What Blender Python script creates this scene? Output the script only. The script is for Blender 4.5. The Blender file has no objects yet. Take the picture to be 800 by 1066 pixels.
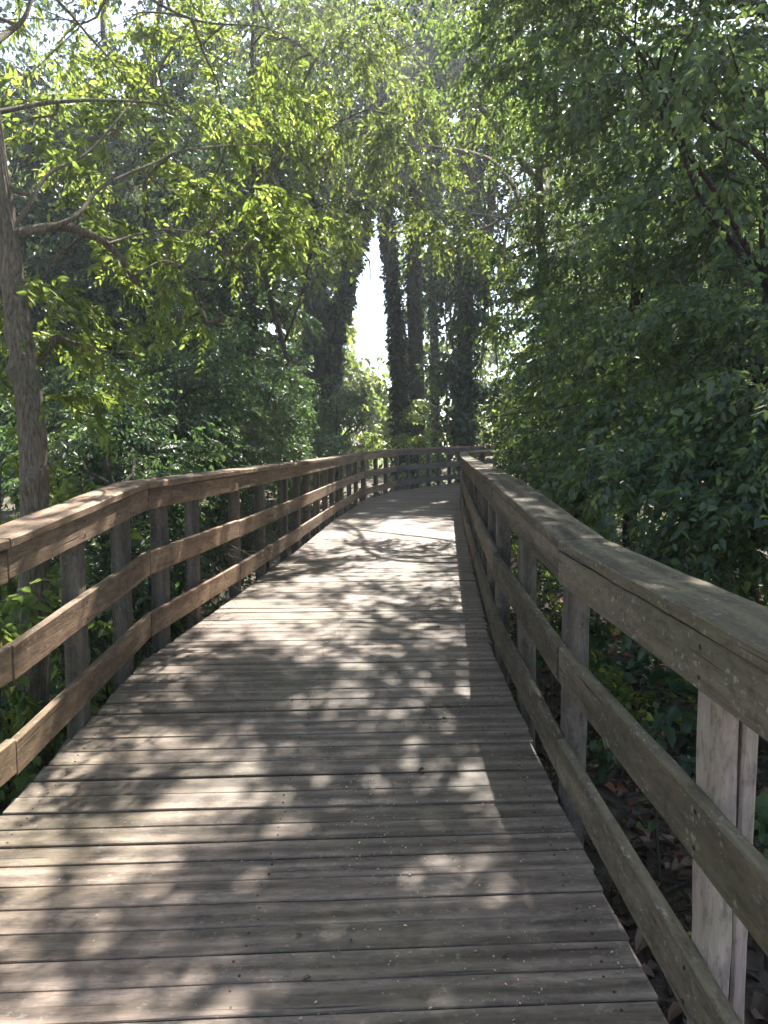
import bpy, math
import numpy as np

S = bpy.context.scene
COL = S.collection
R = math.radians

# ------------------------------------------------------------------ camera frame (a 26 mm phone lens held at 1.44 m)
F_PX, PITCH, EYE = 776.0, math.atan(68 / 776), 1.44
FWD = np.array([0, math.cos(PITCH), -math.sin(PITCH)])
UPV = np.array([0, math.sin(PITCH), math.cos(PITCH)])
def P(px, py, d):
    """a point seen in the photograph at (px, py), d metres ahead"""
    return np.array([0, 0, EYE]) + d * (FWD + (px - 400) / F_PX * np.array([1.0, 0, 0]) + (533 - py) / F_PX * UPV)

# ------------------------------------------------------------------ small helpers
def tag(o, label=None, cat=None, group=None, kind=None):
    for k, v in (('label', label), ('category', cat), ('group', group), ('kind', kind)):
        if v: o[k] = v
    return o

def empty(name, loc, label, cat, group=None):
    o = bpy.data.objects.new(name, None)
    o.empty_display_size = .2
    COL.objects.link(o); o.location = loc
    return tag(o, label, cat, group)

def mesh_obj(name, V, Q, mats, parent=None, midx=None, smooth=True, gcoord=None):
    """V (n,3) world coordinates, Q (m,4) quads (a quad whose last two entries agree is a triangle is not allowed)"""
    V = np.asarray(V, np.float32); Q = np.asarray(Q, np.int32)
    if parent is not None:
        V = V - np.array(parent_world(parent), np.float32)
    me = bpy.data.meshes.new(name)
    me.vertices.add(len(V)); me.vertices.foreach_set('co', V.ravel())
    me.loops.add(Q.size); me.loops.foreach_set('vertex_index', Q.ravel())
    me.polygons.add(len(Q))
    me.polygons.foreach_set('loop_start', np.arange(0, Q.size, 4, dtype=np.int32))
    me.polygons.foreach_set('loop_total', np.full(len(Q), 4, np.int32))
    me.polygons.foreach_set('use_smooth', np.full(len(Q), smooth, bool))
    for m in (mats if isinstance(mats, (list, tuple)) else [mats]):
        me.materials.append(m)
    if midx is not None:
        me.polygons.foreach_set('material_index', np.asarray(midx, np.int32))
    if gcoord is not None:
        a = me.attributes.new('gcoord', 'FLOAT_VECTOR', 'POINT')
        a.data.foreach_set('vector', np.asarray(gcoord, np.float32).ravel())
    me.update(calc_edges=True)
    o = bpy.data.objects.new(name, me)
    COL.objects.link(o)
    if parent is not None: o.parent = parent
    return o

def parent_world(p):
    v = np.array(p.location, float)
    while p.parent is not None:
        p = p.parent; v = v + np.array(p.location, float)
    return v

def norm(a):
    return a / np.maximum(np.linalg.norm(a, axis=-1, keepdims=True), 1e-9)

def smooth_path(pts, radii, step):
    pts = np.asarray(pts, float); radii = np.asarray(radii, float)
    if len(pts) == 2:
        pts = np.array([pts[0], pts.mean(0), pts[1]]); radii = np.array([radii[0], radii.mean(), radii[1]])
    ext = np.vstack([2 * pts[0] - pts[1], pts, 2 * pts[-1] - pts[-2]])
    out, ro = [], []
    for i in range(len(pts) - 1):
        p0, p1, p2, p3 = ext[i:i + 4]
        n = max(2, int(np.linalg.norm(p2 - p1) / step))
        for t in np.linspace(0, 1, n, endpoint=False):
            out.append(.5 * (2 * p1 + (p2 - p0) * t + (2 * p0 - 5 * p1 + 4 * p2 - p3) * t * t + (3 * p1 - p0 - 3 * p2 + p3) * t ** 3))
            ro.append(radii[i] * (1 - t) + radii[i + 1] * t)
    out.append(pts[-1]); ro.append(radii[-1])
    return np.array(out), np.array(ro)

class Geo:
    """collects quads for one mesh"""
    def __init__(s): s.v, s.q, s.m, s.g, s.n = [], [], [], [], 0
    def add(s, v, q, m=0, g=None):
        v = np.asarray(v, float); q = np.asarray(q, int)
        s.v.append(v); s.q.append(q + s.n); s.m.append(np.full(len(q), m)); s.n += len(v)
        s.g.append(np.zeros((len(v), 3)) if g is None else np.asarray(g, float))
    def tube(s, pts, radii, sides=10, step=.12, rough=.06, seed=0, m=0, knots=0):
        rg = np.random.default_rng(seed)
        pts, rad = smooth_path(pts, radii, step)
        n = len(pts)
        T = norm(np.gradient(pts, axis=0))
        ref = np.array([1.0, .13, .07]) if abs(T[0][0]) < .8 else np.array([0, 1.0, .1])
        N = norm(np.cross(T, ref)); B = np.cross(T, N)
        ang = np.linspace(0, 2 * math.pi, sides, endpoint=False)
        L = np.concatenate([[0], np.cumsum(np.linalg.norm(np.diff(pts, axis=0), axis=1))])
        disp = np.zeros((n, sides))
        for k in range(6):
            disp += np.sin(ang[None] * rg.integers(1, max(3, sides // 3)) + L[:, None] * rg.uniform(.6, 9) + rg.uniform(0, 6)) / 6
        for k in range(knots):
            i = rg.uniform(0, L[-1]); a = rg.uniform(0, 6.28)
            da = np.angle(np.exp(1j * (ang - a)))
            disp += rg.uniform(2, 5) * np.exp(-((L[:, None] - i) / (rad.mean() * .8)) ** 2 - (da[None] / .5) ** 2)
        rr = rad[:, None] * (1 + rough * disp)
        v = pts[:, None] + rr[..., None] * (np.cos(ang)[None, :, None] * N[:, None] + np.sin(ang)[None, :, None] * B[:, None])
        idx = np.arange(n * sides).reshape(n, sides)
        a = idx[:-1]; b = np.roll(a, -1, 1); d = idx[1:]; c = np.roll(d, -1, 1)
        s.add(v.reshape(-1, 3), np.stack([a, b, c, d], -1).reshape(-1, 4), m)
        return pts
    def board(s, p0, p1, side, width, thick, seed, seg=8, bev=.006, z_dir=(0, 0, 1), wob=.002, end=.003):
        """a sawn board from p0 to p1; its section spans `thick` along side and `width` along z_dir, p0/p1 the lower inner corner"""
        rg = np.random.default_rng(seed)
        p0 = np.asarray(p0, float); p1 = np.asarray(p1, float); side = np.asarray(side, float); zd_ = np.asarray(z_dir, float)
        b = bev
        sec = np.array([(0, b), (b, 0), (thick - b, 0), (thick, b), (thick, width - b), (thick - b, width), (b, width), (0, width - b)])
        n = seg + 3
        t = np.concatenate([[0], np.linspace(0, 1, seg + 1), [1]])
        L = np.linalg.norm(p1 - p0)
        V, G = [], []
        off = rg.uniform(-40, 40, 3)
        ws = rg.normal(0, wob, n); wz = rg.normal(0, wob, n)
        ws[0] = ws[1]; ws[-1] = ws[-2]; wz[0] = wz[1]; wz[-1] = wz[-2]
        c = np.array([thick / 2, width / 2])
        for k in range(n):
            sc = sec.copy()
            tt = t[k]
            if k in (0, n - 1):
                sc = c + (sc - c) * (1 - 2 * end / min(thick, width))
            elif k == 1: tt = min(end / L, .4)
            elif k == n - 2: tt = 1 - min(end / L, .4)
            jit = rg.normal(0, wob * .35, sc.shape)
            if k in (0, 1, n - 2, n - 1): jit *= 0
            sc = sc + jit
            V.append(p0 + (p1 - p0) * tt + (sc[:, :1] + ws[k]) * side + (sc[:, 1:] + wz[k]) * zd_)
            G.append(np.column_stack([np.full(8, L * tt), sc[:, 0], sc[:, 1]]) + off)
        idx = np.arange(n * 8).reshape(n, 8)
        a = idx[:-1]; bb = np.roll(a, -1, 1); d = idx[1:]; cc = np.roll(d, -1, 1)
        q = [np.stack([a, bb, cc, d], -1).reshape(-1, 4)]
        for row in (idx[0], idx[-1]):
            q.append(np.array([[row[0], row[1], row[2], row[3]], [row[0], row[3], row[4], row[7]], [row[7], row[4], row[5], row[6]]]))
        s.add(np.vstack(V), np.vstack(q), 0, np.vstack(G))
    def build(s, name, mats, parent=None, smooth=True, g=False):
        return mesh_obj(name, np.vstack(s.v), np.vstack(s.q), mats, parent, np.concatenate(s.m), smooth, np.vstack(s.g) if g else None)

# ------------------------------------------------------------------ materials
def new_mat(name):
    m = bpy.data.materials.new(name); m.use_nodes = True
    nt = m.node_tree; nt.nodes.clear()
    out = nt.nodes.new('ShaderNodeOutputMaterial')
    return m, nt, out
def N(nt, typ, **kw):
    n = nt.nodes.new('ShaderNode' + typ)
    for k, v in kw.items():
        if k in n.inputs: n.inputs[k].default_value = v
        else: setattr(n, k, v)
    return n
def ramp(nt, fac, stops):
    r = nt.nodes.new('ShaderNodeValToRGB'); e = r.color_ramp.elements
    while len(e) < len(stops): e.new(.5)
    for k, (p, c) in enumerate(stops):
        e[k].position = p; e[k].color = (*c, 1) if len(c) == 3 else c
    nt.links.new(fac, r.inputs[0]); return r.outputs[0]
def mixc(nt, fac, a, b, mode='MIX'):
    n = nt.nodes.new('ShaderNodeMix'); n.data_type = 'RGBA'; n.blend_type = mode
    for sock, v in ((n.inputs[0], fac), (n.inputs[6], a), (n.inputs[7], b)):
        if hasattr(v, 'is_output'): nt.links.new(v, sock)
        elif isinstance(v, (int, float)): sock.default_value = v
        else: sock.default_value = (*v, 1)
    return n.outputs[2]
def g3(v): return (v, v, v)

def leaf_mat(name, col, trans, share=.45, rough=.47, spread=.35, spec=.3):
    m, nt, out = new_mat(name)
    geo = N(nt, 'NewGeometry')
    rnd = geo.outputs['Random Per Island']
    lo = [c * (1 - spread) for c in col]; hi = [min(1, c * (1 + spread)) for c in col]
    hi[0] *= 1.25
    c1 = ramp(nt, rnd, [(0, lo), (.6, col), (.95, hi), (.985, (hi[0] * 1.9, hi[1] * 1.25, hi[2]))])
    lo = [c * (1 - spread) for c in trans]; hi = [min(1, c * (1 + spread)) for c in trans]
    hi[0] *= 1.2
    c2 = ramp(nt, rnd, [(0, lo), (.6, trans), (1, hi)])
    p = N(nt, 'BsdfPrincipled', Roughness=rough)
    p.inputs['Specular IOR Level'].default_value = spec
    nt.links.new(c1, p.inputs['Base Color'])
    t = N(nt, 'BsdfTranslucent'); nt.links.new(c2, t.inputs['Color'])
    mx = N(nt, 'MixShader'); mx.inputs[0].default_value = share
    nt.links.new(p.outputs[0], mx.inputs[1]); nt.links.new(t.outputs[0], mx.inputs[2])
    nt.links.new(mx.outputs[0], out.inputs[0])
    return m

def bark_mat(name, c_dark, c_light, scale=1.0, moss=0.0):
    m, nt, out = new_mat(name)
    tc = N(nt, 'TexCoord'); mp = N(nt, 'Mapping')
    mp.inputs['Scale'].default_value = (34 * scale, 34 * scale, 5.0 * scale)
    nt.links.new(tc.outputs['Object'], mp.inputs[0])
    nw = N(nt, 'TexNoise', Scale=9.0 * scale, Detail=3.0); nt.links.new(tc.outputs['Object'], nw.inputs['Vector'])
    ad = N(nt, 'Mix'); ad.data_type = 'VECTOR'; ad.inputs[0].default_value = .09
    nt.links.new(mp.outputs[0], ad.inputs[4]); nt.links.new(nw.outputs['Color'], ad.inputs[5])
    vo = N(nt, 'TexVoronoi', Scale=1.0); vo.feature = 'DISTANCE_TO_EDGE'; nt.links.new(mp.outputs[0], vo.inputs['Vector'])
    nn = N(nt, 'TexNoise', Scale=1.0, Detail=7.0, Roughness=.68, Distortion=1.2); nt.links.new(mp.outputs[0], nn.inputs['Vector'])
    vr = N(nt, 'MapRange'); vr.inputs[2].default_value = .35; nt.links.new(vo.outputs['Distance'], vr.inputs[0])
    n1 = N(nt, 'Math', operation='MULTIPLY_ADD'); nt.links.new(vr.outputs[0], n1.inputs[0]); n1.inputs[1].default_value = .18; nt.links.new(nn.outputs[0], n1.inputs[2])
    n2 = N(nt, 'TexNoise', Scale=2.3, Detail=4.0); nt.links.new(tc.outputs['Object'], n2.inputs['Vector'])
    c = ramp(nt, n1.outputs[0], [(.33, c_dark), (.50, [(a + b) / 2 for a, b in zip(c_dark, c_light)]), (.74, c_light)])
    c = mixc(nt, ramp(nt, n2.outputs[0], [(.52, g3(0)), (.66, g3(moss))]), c, (.07, .085, .035))
    p = N(nt, 'BsdfPrincipled', Roughness=.9); p.inputs['Specular IOR Level'].default_value = .2
    nt.links.new(c, p.inputs['Base Color'])
    b = N(nt, 'Bump', Strength=1.0, Distance=.035); nt.links.new(n1.outputs[0], b.inputs['Height']); nt.links.new(b.outputs[0], p.inputs['Normal'])
    nt.links.new(p.outputs[0], out.inputs[0])
    return m

def wood_mat(name, dark, mid, light, green=(.10, .105, .05), green_amt=.5, split=.5, lichen=.25, rough=.75, spec=.35):
    """weathered softwood: grain runs along x of the board's own coordinates"""
    m, nt, out = new_mat(name)
    at = N(nt, 'Attribute', attribute_name='gcoord')
    geo = N(nt, 'NewGeometry'); rnd = geo.outputs['Random Per Island']
    def noise(sc, detail, rough=.55, dist=0.0, src=at.outputs['Vector']):
        mp = N(nt, 'Mapping'); mp.inputs['Scale'].default_value = sc
        nt.links.new(src, mp.inputs[0])
        n = N(nt, 'TexNoise', Scale=1.0, Detail=detail, Roughness=rough, Distortion=dist)
        nt.links.new(mp.outputs[0], n.inputs['Vector']); return n.outputs[0]
    broad = noise((1.9, 12, 12), 6, .62, 1.2)
    fine = noise((10, 105, 105), 5, .65, .8)
    crack = noise((1.3, 62, 62), 2, .5, .3)
    blot = noise((5.5, 6.5, 6.5), 5, .65)
    big = noise((.9, .9, .9), 3, .5, 0, geo.outputs['Position'])
    # growth rings showing as long curved bands
    wv = N(nt, 'Mapping'); wv.inputs['Scale'].default_value = (.28, 4, 4); nt.links.new(at.outputs['Vector'], wv.inputs[0])
    w = N(nt, 'TexWave', Scale=.9, Distortion=9.0, Detail=3.0); w.inputs['Detail Scale'].default_value = .7
    w.bands_direction = 'Y'; nt.links.new(wv.outputs[0], w.inputs['Vector'])
    c = ramp(nt, broad, [(.28, dark), (.5, mid), (.74, light)])
    c = mixc(nt, .4, c, ramp(nt, w.outputs[1], [(0, dark), (.5, mid), (1, light)]))
    c = mixc(nt, .7, c, ramp(nt, fine, [(.3, g3(.62)), (.62, g3(1.18))]), 'MULTIPLY')
    c = mixc(nt, .8, c, ramp(nt, rnd, [(0, g3(.80)), (.5, g3(.98)), (1, g3(1.13))]), 'MULTIPLY')
    c = mixc(nt, .7, c, ramp(nt, blot, [(.35, g3(.66)), (.6, g3(1.1))]), 'MULTIPLY')
    gm = mixc(nt, 1.0, ramp(nt, big, [(.42, g3(0)), (.62, g3(1))]), ramp(nt, blot, [(.4, g3(.25)), (.65, g3(1))]), 'MULTIPLY')
    gf = N(nt, 'Math', operation='MULTIPLY'); nt.links.new(gm, gf.inputs[0]); gf.inputs[1].default_value = green_amt
    c = mixc(nt, gf.outputs[0], c, green)
    spk = noise((46, 60, 60), 3, .6)
    spb = noise((7, 9, 9), 3, .6)
    sp = mixc(nt, 1.0, ramp(nt, spk, [(.58, g3(0)), (.66, g3(lichen))]), ramp(nt, spb, [(.42, g3(0)), (.58, g3(1))]), 'MULTIPLY')
    c = mixc(nt, sp, c, (.42, .39, .30))
    dk = ramp(nt, noise((17, 40, 40), 5, .7), [(.34, g3(.5)), (.5, g3(1.0))])
    c = mixc(nt, .8, c, dk, 'MULTIPLY')
    cf = ramp(nt, crack, [(.27, g3(split)), (.315, g3(0))])
    c = mixc(nt, cf, c, (.018, .014, .011))
    p = N(nt, 'BsdfPrincipled', Roughness=rough); p.inputs['Specular IOR Level'].default_value = spec
    nt.links.new(c, p.inputs['Base Color'])
    h = N(nt, 'Math', operation='ADD'); nt.links.new(fine, h.inputs[0]); nt.links.new(broad, h.inputs[1])
    h2 = N(nt, 'Math', operation='SUBTRACT'); nt.links.new(h.outputs[0], h2.inputs[0]); nt.links.new(cf, h2.inputs[1])
    b = N(nt, 'Bump', Strength=.45, Distance=.004); nt.links.new(h2.outputs[0], b.inputs['Height']); nt.links.new(b.outputs[0], p.inputs['Normal'])
    nt.links.new(p.outputs[0], out.inputs[0])
    return m

def ground_mat():
    m, nt, out = new_mat('forest_soil')
    tc = N(nt, 'TexCoord')
    n1 = N(nt, 'TexNoise', Scale=.5, Detail=6.0, Roughness=.6); nt.links.new(tc.outputs['Object'], n1.inputs['Vector'])
    n2 = N(nt, 'TexNoise', Scale=17.0, Detail=5.0, Roughness=.7); nt.links.new(tc.outputs['Object'], n2.inputs['Vector'])
    v = N(nt, 'TexVoronoi', Scale=15.0); nt.links.new(tc.outputs['Object'], v.inputs['Vector'])
    c = ramp(nt, n2.outputs[0], [(.3, (.025, .017, .011)), (.5, (.075, .052, .034)), (.72, (.15, .11, .075))])
    c = mixc(nt, .35, c, ramp(nt, v.outputs['Color'], [(.1, (.03, .02, .014)), (.9, (.16, .12, .085))]))
    c = mixc(nt, ramp(nt, n1.outputs[0], [(.5, g3(0)), (.66, g3(.7))]), c, (.03, .05, .016))
    p = N(nt, 'BsdfPrincipled', Roughness=.95); nt.links.new(c, p.inputs['Base Color'])
    b = N(nt, 'Bump', Strength=.8, Distance=.04); nt.links.new(n2.outputs[0], b.inputs['Height']); nt.links.new(b.outputs[0], p.inputs['Normal'])
    nt.links.new(p.outputs[0], out.inputs[0]); return m

M = {}
M['deck'] = wood_mat('weathered_deck_wood', (.042, .028, .018), (.150, .104, .073), (.295, .224, .172), (.085, .075, .03), .6, .95, rough=.55, spec=.45)
M['rail'] = wood_mat('brown_rail_wood', (.045, .026, .014), (.185, .106, .06), (.40, .26, .16), (.12, .11, .05), .4, .9, lichen=.4)
M['mossy'] = wood_mat('mossy_rail_wood', (.034, .024, .014), (.11, .08, .046), (.25, .19, .115), (.075, .068, .026), .6, .9, lichen=.45)
M['post'] = wood_mat('post_wood', (.06, .045, .034), (.14, .108, .082), (.235, .185, .145), (.08, .085, .042), .5, .8)
M['pale'] = wood_mat('pale_pink_post_wood', (.27, .175, .155), (.47, .325, .295), (.60, .45, .41), (.22, .24, .09), .6, .5)
M['under'] = wood_mat('joist_and_shaded_rail_wood', (.04, .033, .027), (.08, .066, .054), (.13, .11, .09), (.05, .055, .03), .5, .5)
M['bark'] = bark_mat('furrowed_grey_bark', (.036, .027, .018), (.27, .21, .145), 1.5, .35)
M['bark_dark'] = bark_mat('dark_bark', (.02, .016, .012), (.085, .068, .052), .7, .6)
M['stem'] = bark_mat('twig_bark', (.05, .04, .03), (.13, .11, .08), 1.5, .2)
M['lime'] = leaf_mat('lime_leaf', (.075, .115, .03), (.28, .38, .06), .52)
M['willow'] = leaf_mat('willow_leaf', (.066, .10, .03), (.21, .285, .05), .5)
M['mid'] = leaf_mat('mid_green_leaf', (.052, .085, .028), (.14, .205, .04), .42)
M['deep'] = leaf_mat('deep_green_leaf', (.034, .064, .03), (.06, .115, .03), .36, .36)
M['broad'] = leaf_mat('broad_green_leaf', (.052, .09, .05), (.20, .31, .066), .47, .42, .4, .6)
M['cool'] = leaf_mat('cool_green_leaf', (.046, .088, .046), (.11, .20, .05), .42, .45, .38, .5)
M['ivy'] = leaf_mat('ivy_leaf', (.022, .045, .016), (.03, .065, .012), .3, .35)
M['pale_leaf'] = leaf_mat('sunny_pale_leaf', (.10, .15, .04), (.24, .34, .07), .5)  # paler leaf colour carries sunlight for far foliage and the left saplings
M['litter'] = leaf_mat('dead_leaf', (.15, .105, .07), (.12, .07, .035), .2, .7, .5)
M['petal'] = leaf_mat('fallen_petal', (.46, .41, .31), (.2, .17, .12), .2, .6, .2)
M['soil'] = ground_mat()
_m, _nt, _out = new_mat('rusty_iron')
_p = N(_nt, 'BsdfPrincipled', Roughness=.6, Metallic=.5); _p.inputs['Base Color'].default_value = (.055, .036, .026, 1)
_nt.links.new(_p.outputs[0], _out.inputs[0]); M['iron'] = _m

# ------------------------------------------------------------------ leaves
def leaf_geo(pos, ax, nrm, L, W, fold=.22, curl=.12, two=True):
    """pos/ax/nrm (n,3), L/W (n,). Two-faced folded leaves, or one diamond each when two is False"""
    n = len(pos)
    ax = norm(ax); sd = norm(np.cross(ax, nrm)); nr = np.cross(sd, ax)
    L = L[:, None]; W = W[:, None]
    if two:
        base = pos; tip = pos + ax * L - nr * L * curl
        l1 = pos + ax * L * .28 + sd * W * .5 + nr * W * fold; l2 = pos + ax * L * .68 + sd * W * .36 + nr * (W * fold * .7 - L * curl * .4)
        r1 = pos + ax * L * .28 - sd * W * .5 + nr * W * fold; r2 = pos + ax * L * .68 - sd * W * .36 + nr * (W * fold * .7 - L * curl * .4)
        v = np.stack([base, r1, r2, tip, l2, l1], 1).reshape(-1, 3)
        k = np.arange(n)[:, None] * 6
        q = np.concatenate([k + np.array([[0, 1, 2, 3]]), k + np.array([[0, 3, 4, 5]])], 0)
    else:
        v = np.stack([pos, pos + ax * L * .42 + sd * W * .5, pos + ax * L - nr * L * curl, pos + ax * L * .42 - sd * W * .5], 1).reshape(-1, 3)
        q = np.arange(n)[:, None] * 4 + np.array([[0, 1, 2, 3]])
    return v, q

def crown(name, parent, clumps, mat, seed, leaf=(.085, .045), per=12, twig=.5, droop=.35, flat=.55, stems=.004, two=True, clear=None, label=None, spread=.9, dens=1.0):
    """clumps: list of (centre, (rx, ry, rz), number of twigs)"""
    rg = np.random.default_rng(seed)
    g = Geo()
    p0, d0 = [], []
    for c, r, n in clumps:
        n = int(n * dens)
        r = np.asarray(r, float)
        nb = max(3, int(n / 11))
        u = norm(rg.normal(size=(nb, 3)))
        rad = rg.uniform(.0, 1, (nb, 1)) ** .5
        ph = rg.uniform(0, 6.28, 4)
        lob = 1 + .3 * np.sin(3 * np.arctan2(u[:, 1:2], u[:, :1]) + ph[0]) + .25 * np.sin(4 * u[:, 2:3] + ph[1] + 2 * u[:, :1])
        bc = np.asarray(c) + u * rad * lob * r * spread
        # each bough is a spray: twigs fan out to both sides of its axis, lying roughly flat
        ba = norm(u * np.array([1, 1, .35]) + rg.normal(size=(nb, 3)) * np.array([.5, .5, .22]) + np.array([0, 0, -droop * .35]))
        bs = norm(np.cross(ba, np.array([0, 0, 1.0]) + rg.normal(size=(nb, 3)) * .3))
        bl = r.mean() * rg.uniform(.45, 1.0, nb)
        k = rg.integers(0, nb, n)
        t = rg.uniform(-.35, .75, (n, 1))
        sgn = np.where(rg.random((n, 1)) < .5, 1.0, -1.0)
        p0.append(bc[k] + ba[k] * bl[k][:, None] * t + rg.normal(size=(n, 3)) * .035 * r.mean())
        d0.append(ba[k] * rg.uniform(.5, 1.1, (n, 1)) + bs[k] * sgn * rg.uniform(.2, .9, (n, 1)) + rg.normal(size=(n, 3)) * .16 + np.array([0, 0, -droop * .3]))
    p0 = np.vstack(p0); d0 = norm(np.vstack(d0))
    if clear is not None:
        k = clear(p0); p0, d0 = p0[k], d0[k]
    n = len(p0)
    TL = twig * rg.uniform(.55, 1.3, (n, 1))
    bend = np.array([0, 0, -1.0]) * droop * rg.uniform(.4, 1.3, (n, 1)) + rg.normal(size=(n, 3)) * .12
    path = lambda t: p0[:, None] + d0[:, None] * (TL * t)[..., None] + bend[:, None] * (TL * t * t)[..., None]
    t = (np.arange(per)[None] + rg.uniform(.1, .9, (n, per))) / per * .9 + .1
    pos = path(t)
    tan = norm(d0[:, None] + 2 * bend[:, None] * t[..., None])
    side = norm(np.cross(tan, np.array([0, 0, 1.0]) + rg.normal(size=(n, 1, 3)) * .5))
    sg = np.where(np.arange(per) % 2 == 0, 1.0, -1.0)[None, :, None]
    ax = norm(tan * .65 + side * sg * .8 + np.array([0, 0, -.25 - .3 * droop]) + rg.normal(size=pos.shape) * .3)
    nr = norm(np.array([0, 0, 1.0]) * flat + rg.normal(size=pos.shape) * .5 + tan * .15)
    pos = pos.reshape(-1, 3); ax = ax.reshape(-1, 3); nr = nr.reshape(-1, 3)
    if clear is not None:
        k = clear(pos); pos, ax, nr = pos[k], ax[k], nr[k]
    sz = (.45 + .85 * rg.beta(2, 2, len(pos))) * np.repeat(rg.uniform(.75, 1.25, len(p0)), per)[:0 + len(pos)] if clear is None else .45 + .95 * rg.beta(1.6, 2, len(pos))
    v, q = leaf_geo(pos, ax, nr, leaf[0] * sz, leaf[1] * sz * rg.uniform(.85, 1.15, len(pos)), two=two)
    g.add(v, q, 0)
    if stems:
        ts = np.linspace(0, 1, 4)[None].repeat(n, 0)
        pp = path(ts); tn = norm(d0[:, None] + 2 * bend[:, None] * ts[..., None])
        a = norm(np.cross(tn, np.array([.3, .2, 1.0]))); b = np.cross(tn, a)
        rr = stems * np.array([1, .8, .55, .25])[None, :, None]
        vv = np.stack([pp + (a * math.cos(x) + b * math.sin(x)) * rr for x in (0, 2.094, 4.189)], 2).reshape(-1, 3)
        k = np.arange(n)[:, None, None] * 12 + np.arange(3)[None, :, None] * 3 + np.arange(3)[None, None]
        k2 = np.arange(n)[:, None, None] * 12 + np.arange(3)[None, :, None] * 3 + (np.arange(3)[None, None] + 1) % 3
        g.add(vv, np.stack([k, k2, k2 + 3, k + 3], -1).reshape(-1, 4), 1)
    o = g.build(name, [mat, M['stem']], parent)
    if label: o['label'] = label
    return o

def limbs(g, start, clumps, r0, seed, sides=7, frac=1.0, sag=.1):
    """limbs from a trunk point out into the clumps"""
    rg = np.random.default_rng(seed)
    for k, (c, r, n) in enumerate(clumps):
        if rg.random() > frac: continue
        s = start(c) if callable(start) else np.asarray(start)
        c = np.asarray(c)
        d = c - s; L = np.linalg.norm(d)
        m1 = s + d * .35 + rg.normal(size=3) * L * .06 + np.array([0, 0, L * sag])
        m2 = s + d * .7 + rg.normal(size=3) * L * .07 + np.array([0, 0, L * sag * .8])
        ra = min(r0, .012 + L * .018)
        g.tube([s, m1, m2, c], [ra, ra * .75, ra * .5, ra * .18], sides, max(.15, L / 14), .08, int(rg.integers(1e9)))
        for j in range(3):
            e = c + rg.normal(size=3) * np.asarray(r) * .55
            s2 = m2 if j % 2 else m1 + (m2 - m1) * .6
            g.tube([s2, (s2 + e) / 2 + rg.normal(size=3) * L * .05, e], [ra * .4, ra * .28, .004], 5, max(.15, L / 10), .05, int(rg.integers(1e9)))

def ivy_shell(name, parent, pts, radii, mat, seed, n, leaf=(.13, .11), thick=.25):
    rg = np.random.default_rng(seed)
    pts, rad = smooth_path(pts, radii, .1)
    i = rg.integers(0, len(pts), n)
    a = rg.uniform(0, 6.28, n)
    lump = 1 + .35 * np.sin(i * .11 + 2 * np.cos(a)) + .25 * np.sin(i * .037 + 1.3)
    for q in range(16):
        da = np.angle(np.exp(1j * (a - rg.uniform(0, 6.28))))
        lump = lump + rg.uniform(-.8, 2.6) * np.exp(-((i - rg.uniform(0, len(pts))) / rg.uniform(3, 9)) ** 2 - (da / .7) ** 2)
    lump = np.maximum(lump, .15)
    out = np.column_stack([np.cos(a), np.sin(a), np.zeros(n)])
    pos = pts[i] + out * (rad[i] * (1.0 + thick * lump * rg.uniform(.2, 1.6, n)))[:, None] + rg.normal(size=(n, 3)) * .03
    ax = norm(out * .5 + np.array([0, 0, -.8]) + rg.normal(size=(n, 3)) * .5)
    nr = norm(out + np.array([0, 0, .4]) + rg.normal(size=(n, 3)) * .4)
    sz = rg.uniform(.6, 1.3, n)
    v, q = leaf_geo(pos, ax, nr, leaf[0] * sz, leaf[1] * sz, two=False)
    return mesh_obj(name, v, q, mat, parent)

# ------------------------------------------------------------------ boardwalk layout (metres; the eye is at x = 0, y = 0)
def zd(y):
    y = np.asarray(y, float)
    return np.where(y < 2.85, 0, np.where(y < 4.45, (y - 2.85) * .1, .16 + (y - 4.45) * .003 + np.clip(y - 15, 0, 8) * .023))
LEFT = [(-1.48, -1.6), (-1.48, .9), (-1.475, 2.9), (-1.41, 4.45), (-1.24, 6.35), (-1.03, 9.3), (-.82, 12.9), (-.45, 16.6), (.33, 19.2)]
FAR = [(.33, 19.2), (1.75, 21.3), (3.25, 23.4), (5.0, 25.4)]
RIGHT = [(.70, -1.6), (.70, .75), (.69, 2.9), (.655, 4.45), (.86, 7.05), (1.07, 9.6), (1.295, 12.3), (1.51, 14.8), (1.75, 17.2), (3.1, 19.5), (4.6, 21.6), (6.3, 23.6)]
def xl(y):
    p = np.array(LEFT + FAR[1:]); return np.interp(y, p[:, 1], p[:, 0])
def xr(y):
    p = np.array(RIGHT); return np.interp(y, p[:, 1], p[:, 0])

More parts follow.
